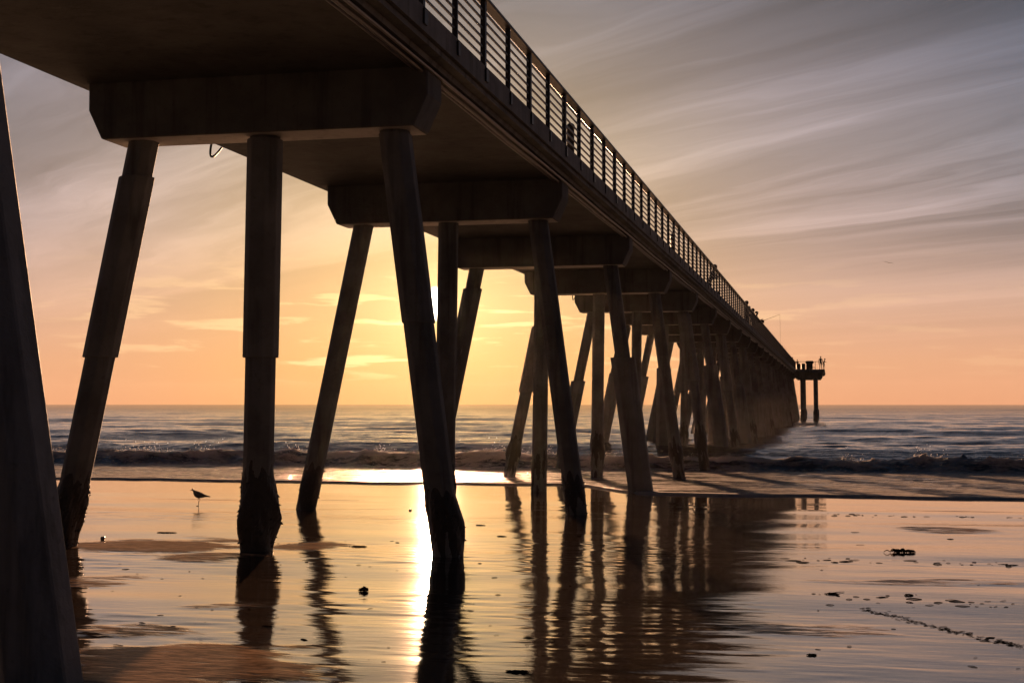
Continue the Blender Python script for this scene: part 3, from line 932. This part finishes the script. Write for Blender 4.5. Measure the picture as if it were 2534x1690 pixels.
# ------------------------------------------------------------------ bins and kiosk on the deck
def litter_bin(loc, label, hh=1.0, w=0.30):
    e = empty('litter_bin', loc)
    tag(e, label, 'bin', 'bins on the pier deck')
    ang_ = np.linspace(0, 6.283, 20, endpoint=False)

    def ring(r, z): return [Vector((math.cos(q) * r, math.sin(q) * r, z)) for q in ang_]
    link('body', MB().rings([ring(w * 0.86, 0.05), ring(w * 0.98, 0.12), ring(w, hh * 0.78), ring(w * 0.96, hh * 0.80)]).mesh('bin_body', smooth=False), M['bin'], e)
    link('lid', MB().rings([ring(w * 1.04, hh * 0.805), ring(w * 1.04, hh * 0.86), ring(w * 0.85, hh * 0.95), ring(w * 0.4, hh)]).mesh('bin_lid', smooth=False), M['bin'], e)
    link('base', MB().rings([ring(w * 1.15, 0.0), ring(w * 1.15, 0.045)]).mesh('bin_base'), M['bin'], e)
    return e


def stub_post(px, label):
    p = on_plane(px, 345, 0, XR - 0.34)
    e = empty('bollard', (XR - 0.34, p.y, Z_DECK)); tag(e, label, 'bollard', 'stubby posts behind the railing')
    an_ = np.linspace(0, 6.283, 14, endpoint=False)

    def ring(r, z): return [Vector((math.cos(q) * r, math.sin(q) * r, z)) for q in an_]
    link('shaft', MB().rings([ring(0.075, 0.061), ring(0.075, 0.90), ring(0.085, 0.92), ring(0.085, 0.97), ring(0.06, 1.01), ring(0.02, 1.03)]).mesh('bollard_shaft', smooth=True), M['bin'], e)
    link('base', MB().rings([ring(0.13, 0.0), ring(0.13, 0.05), ring(0.11, 0.06)]).mesh('bollard_base'), M['bin'], e)


stub_post(1412, 'stubby dark post behind the railing, the nearer of two')
stub_post(1664, 'stubby dark post behind the railing, the farther of two')
q = on_plane(1772.5, 715, 0, XR - 0.45); litter_bin((XR - 0.45, q.y, Z_DECK), 'low dark bin behind the railing just past the nearest person', 0.62, 0.16)
for px, lab in ((1976, 'left one of two squat bins on the end platform'), (1988, 'right one of two squat bins on the end platform, beside the kiosk')):
    q = on_plane(px, 905, 1, 200.2); litter_bin((q.x, 200.2, Z_CURB), lab, 0.86, 0.27)

q0, q1 = on_plane(1994, 900, 1, 202.5), on_plane(2013, 900, 1, 202.5)
kw = (q1.x - q0.x); kx = (q0.x + q1.x) / 2
ke = empty('kiosk', (kx, 202.5, Z_CURB)); tag(ke, 'squat dark kiosk with a wider flat roof on the end platform', 'kiosk')
link('body', MB().prism([(-kw * .40, -.5), (kw * .40, -.5), (kw * .40, .5), (-kw * .40, .5)], [(0, 0, 0), (0, 0, 0.86)], (EX, EY)).mesh('kiosk_body', bevel=0.02), M['kiosk'], ke)
link('roof', MB().rings([[Vector((sx * kw * a, sy * 0.6 * a * 1.6, z)) for sx, sy in ((-1, -1), (1, -1), (1, 1), (-1, 1))] for a, z in ((.42, 0.865), (.54, 1.0), (.54, 1.08), (.42, 1.27))]).mesh('kiosk_roof'), M['kiosk'], ke)
link('counter', MB().box(-kw * .2, kw * .75, -0.70, -0.505, 0.30, 0.38).mesh('kiosk_counter'), M['kiosk'], ke)


# ------------------------------------------------------------------ birds
def body_rings(spec, n=12):
    return [[Vector((x, math.cos(q) * w, z + math.sin(q) * h)) for q in np.linspace(0, 6.283, n, endpoint=False)] for x, z, w, h in spec]


def standing_gull(px, py, label):
    p = ground_pt(px, py)
    b = MB()      # local +X is forward (bill); legs down to z = 0
    b.rings(body_rings([(-0.215, 0.185, 0.006, 0.004), (-0.17, 0.192, 0.022, 0.010), (-0.12, 0.204, 0.036, 0.022), (-0.06, 0.216, 0.056, 0.050), (0.0, 0.225, 0.066, 0.066), (0.05, 0.236, 0.064, 0.070),
                        (0.09, 0.255, 0.054, 0.064), (0.116, 0.282, 0.038, 0.046), (0.122, 0.312, 0.031, 0.034), (0.128, 0.330, 0.030, 0.030), (0.143, 0.331, 0.024, 0.022), (0.155, 0.327, 0.011, 0.010),
                        (0.172, 0.322, 0.006, 0.006), (0.19, 0.312, 0.002, 0.003)]))
    for sd in (-1, 1):   # folded wings with tips crossing over the tail
        b.rings(body_rings([(-0.235, 0.190, 0.003, 0.003), (-0.16, 0.205, 0.010, 0.010), (-0.06, 0.232, 0.014, 0.026), (0.03, 0.248, 0.014, 0.030), (0.075, 0.25, 0.006, 0.016)], 8))
        for r_ in b.b.verts[-40:] if False else []: pass
    for sd, knee in ((1, 0.012), (-1, -0.022)):
        b.tube([(0.012, sd * 0.022, 0.19), (0.008 + knee, sd * 0.022, 0.115), (0.010, sd * 0.022, 0.105), (0.012 - knee * .3, sd * 0.022, 0.01)], [0.010, 0.0055, 0.006, 0.0045], 6)
        for t in (-0.35, 0, 0.35):
            b.tube([(0.012, sd * 0.022, 0.008), (0.055, sd * 0.022 + t * 0.05, 0.004)], 0.004, 4)
    me = b.mesh('seagull', smooth=True)
    o = link('seagull', me, [M['feather'], M['bird_leg']])
    for f in me.polygons:
        if f.center.z < 0.165 or f.center.x > 0.158: f.material_index = 1
    o.location = (p.x, p.y, p.z); o.rotation_euler = (0, 0, HEAD + math.pi)
    return tag(o, label, 'bird')


standing_gull(493, 1252, 'small gull standing on the wet sand, facing left, between two piles')


def flying_gull(px, py, dist, span, tilt, label, group):
    d = ray(px, py); p = CAM + d * dist
    b = MB(); k = span / 1.2
    b.rings(body_rings([(-0.26, 0, 0.03, 0.008), (-0.15, 0, 0.04, 0.03), (0, 0, 0.06, 0.055), (0.12, 0.01, 0.05, 0.05), (0.19, 0.02, 0.035, 0.035), (0.25, 0.015, 0.008, 0.008)], 10))
    for sd in (-1, 1):
        rings = []
        for t, zz, c, xo in ((0.05, 0.02, 0.17, 0.02), (0.28, 0.11, 0.15, 0.05), (0.45, 0.08, 0.10, 0.02), (0.62, 0.00, 0.02, -0.10)):
            rings.append([Vector((xo - c, sd * t, zz)), Vector((xo, sd * t, zz + 0.012)), Vector((xo + c * 0.4, sd * t, zz)), Vector((xo, sd * t, zz - 0.008))])
        b.rings(rings)
    me = b.mesh('flying_gull', smooth=True)
    o = link('flying_gull', me, M['feather'])
    o.location = p; o.scale = (k, k, k); o.rotation_euler = (tilt, 0.1, HEAD + R(75))
    return tag(o, label, 'bird', group)


flying_gull(2199, 651, 190, 1.25, 0.25, 'gull gliding in the open sky to the right of the pier', 'gulls in flight')
flying_gull(2218, 935, 420, 1.0, -0.2, 'tiny gull low over the sea to the right of the pier end', 'gulls in flight')
for px, py in ((180, 978), (309, 977), (298, 990), (446, 972), (550, 980), (493, 926), (742, 972)):
    flying_gull(px, py, 480, 0.9, random.uniform(-.5, .5), 'distant gull, a mere speck above the horizon left of the sun', 'distant gulls over the horizon')


# ------------------------------------------------------------------ seaweed and stones on the sand
def strand(b, p, yaw, L, w, rng, lift=0.012):
    pts, a = [], yaw
    q = Vector(p)
    n = 7
    for i in range(n):
        pts.append(Vector((q.x, q.y, p[2] + lift * math.sin(math.pi * i / (n - 1)) + 0.002)))
        a += rng.uniform(-0.3, 0.3); q = q + Vector((math.cos(a), math.sin(a), 0)) * L / (n - 1)
    b.tube(pts, [w * (0.35 + 0.65 * math.sin(math.pi * (0.1 + 0.85 * i / (n - 1)))) for i in range(n)], 5)


def kelp_clump(px, py, width_px, label, seed, tall):
    rng = random.Random(seed)
    c = ground_pt(px, py); wd = (ground_pt(px + width_px / 2, py) - c).length
    b = MB()
    for _ in range(60):
        r = wd * abs(rng.gauss(0, 0.36)); a = rng.choice((0, math.pi)) + rng.gauss(0, 0.3) + HEAD * 0.7
        p = (math.cos(a) * r, math.sin(a) * r * 0.5, rng.uniform(0, tall * 0.5) * max(0, 1 - r / wd))
        strand(b, p, HEAD + rng.choice((0, math.pi)) + rng.gauss(0, 0.7), wd * rng.uniform(0.25, 0.7), min(0.013, tall * 0.45) * rng.uniform(0.5, 1), rng, rng.uniform(0.1, 0.55) * tall)
    for _ in range(6):
        x, y = rng.gauss(0, wd * .25), rng.gauss(0, wd * .12); r = min(0.014, tall * 0.4) * rng.uniform(0.6, 1)
        b.rings([[Vector((x + math.cos(q) * rr, y + math.sin(q) * rr, z)) for q in np.linspace(0, 6.283, 8, endpoint=False)] for rr, z in ((r * .6, 0), (r, r), (r * .5, 1.8 * r))])
    o = link('seaweed_clump', b.mesh('seaweed_clump', smooth=True), M['kelp']); o.location = c
    return tag(o, label, 'seaweed', 'seaweed clumps on the sand')


for i, (px, py, w, lab) in enumerate((
        (2228, 1367, 66, 'largest dark seaweed clump, on open sand at the right'),
        (901, 1463, 22, 'small seaweed clump left of the bright sun glint'),
        (885, 1352, 44, 'flat seaweed wisp just beyond the small clump left of the sun glint'),
        (1188, 1300, 22, 'thin seaweed scrap between the two middle pile groups, the nearer to the sea'),
        (1241, 1327, 24, 'thin seaweed scrap close left of the upright pile reflections'),
        (2010, 1622, 20, 'seaweed knot low on the sand near the bottom right edge'),
        (2060, 1470, 34, 'seaweed knot at the left end of the nearest wrack line'),
        (2250, 1473, 24, 'seaweed knot in the middle of the nearest wrack line'),
        (412, 1318, 44, 'flat seaweed wisp on the sandbar between the two left piles'),
        (1285, 1663, 60, 'long seaweed wisp at the bottom between reflections'))):
    kelp_clump(px, py, w, lab, 40 + i, 0.055 if i == 0 else 0.045 if i == 1 else 0.014 if i in (5, 6, 7) else 0.012)


def stone(px, py, r_px, label, seed):
    c = ground_pt(px, py); r = (ground_pt(px + r_px, py) - c).length
    bm = bmesh.new(); bmesh.ops.create_icosphere(bm, subdivisions=2, radius=r)
    rng = random.Random(seed)
    for v in bm.verts: v.co *= rng.uniform(0.88, 1.1); v.co.z *= 0.75
    for f in bm.faces: f.smooth = True
    me = bpy.data.meshes.new('stone'); bm.to_mesh(me); bm.free()
    o = link('stone', me, M['stone']); o.location = (c.x, c.y, c.z + r * 0.3)
    return tag(o, label, 'stone', 'stones on the sand')


stone(1015, 1263, 4, 'single round pebble on the bright sand left of the glint', 1)
stone(254, 1333, 6, 'wet shiny pebble on the edge of the left sandbar', 2)


def scraps():
    rng = random.Random(99); b = MB()

    def bit(px, py, s):
        c = ground_pt(px, py)
        strand(b, (c.x, c.y, c.z), rng.gauss(HEAD * 0.6, 0.35) + rng.choice((0, math.pi)), s * rng.uniform(0.5, 1.6), min(0.006, s * rng.uniform(0.03, 0.07)), rng, min(0.006, s * 0.04))
    for x0, y0, x1, y1, n, sp, sz in ((1970, 1273, 2534, 1281, 30, 2.0, 0.09), (1950, 1385, 2534, 1398, 36, 3.0, 0.08), (1990, 1470, 2534, 1500, 26, 6.0, 0.07), (2130, 1506, 2420, 1576, 210, 2.2, 0.030),
                                      (2420, 1576, 2534, 1602, 90, 3.0, 0.030)):
        for _ in range(n):
            t = rng.random(); bit(x0 + (x1 - x0) * t, y0 + (y1 - y0) * t + rng.gauss(0, sp), sz * rng.choice((0.5, 0.8, 1.0, 1.6)))
    for _ in range(26): bit(rng.uniform(1950, 2534), rng.uniform(1290, 1660), 0.05 * rng.choice((0.6, 1, 1.7)))
    for _ in range(60): bit(rng.uniform(200, 1000), rng.uniform(1330, 1640), 0.045 * rng.choice((0.6, 1, 1.8)))
    for _ in range(26): bit(rng.uniform(1080, 1500), rng.uniform(1320, 1660), 0.045 * rng.choice((0.6, 1, 1.6)))
    o = link('seaweed_debris', b.mesh('seaweed_debris'), M['kelp'])
    tag(o, 'scattered seaweed scraps and wrack lines over the sand', 'debris', kind='stuff')


scraps()


# ------------------------------------------------------------------ haze and spray
def volume_mat(name, dens, col, aniso):
    m, g, out = new_mat(name)
    v = g.n.new('ShaderNodeVolumePrincipled')
    v.inputs['Color'].default_value = (*col, 1); v.inputs['Density'].default_value = dens; v.inputs['Anisotropy'].default_value = aniso
    g.l.new(v.outputs[0], out.inputs['Volume'])
    return m


hz = link('haze', MB().box(-2300, 2300, -120, 2600, -4.2, 40).mesh('haze'), volume_mat('sea_haze', 0.00003, (0.95, 0.90, 0.86), 0.1))
tag(hz, 'thin salt haze hanging over the beach and sea', kind='stuff')
b = MB()
for cx, cyy, cz, rx, ry, rz in ((-4.5, 72, 0.8, 3.5, 8, 1.5), (-3.8, 88, 1.0, 4.0, 10, 2.1), (-5.5, 104, 1.0, 4.0, 12, 2.2)):
    b.rings([[Vector((cx + math.cos(q) * math.sin(t) * rx, cyy + math.sin(q) * math.sin(t) * ry, cz - math.cos(t) * rz)) for q in np.linspace(0, 6.283, 24, endpoint=False)] for t in np.linspace(0.05, 3.09, 14)])
sp = link('sea_spray', b.mesh('sea_spray', smooth=True), volume_mat('spray', 0.00016, (1, 0.92, 0.84), 0.55))
tag(sp, 'glowing spray mist drifting low beside the pier piles', kind='stuff')

an_ = np.linspace(0, 6.283, 28, endpoint=False)
mi = link('mist', MB().rings([[Vector((-8.5 + math.cos(q) * math.sin(t) * 7.5, 46 + math.sin(q) * math.sin(t) * 30, 3.2 - math.cos(t) * 5.2)) for q in an_] for t in np.linspace(0.05, 3.09, 16)]).mesh('mist', smooth=True),
          volume_mat('added_pier_glow', 0.00002, (1, 0.86, 0.72), 0.84))  # volume added to supply the glow around the sun over the piles
tag(mi, 'faint added mist giving a sun glow among the pier piles', kind='stuff')
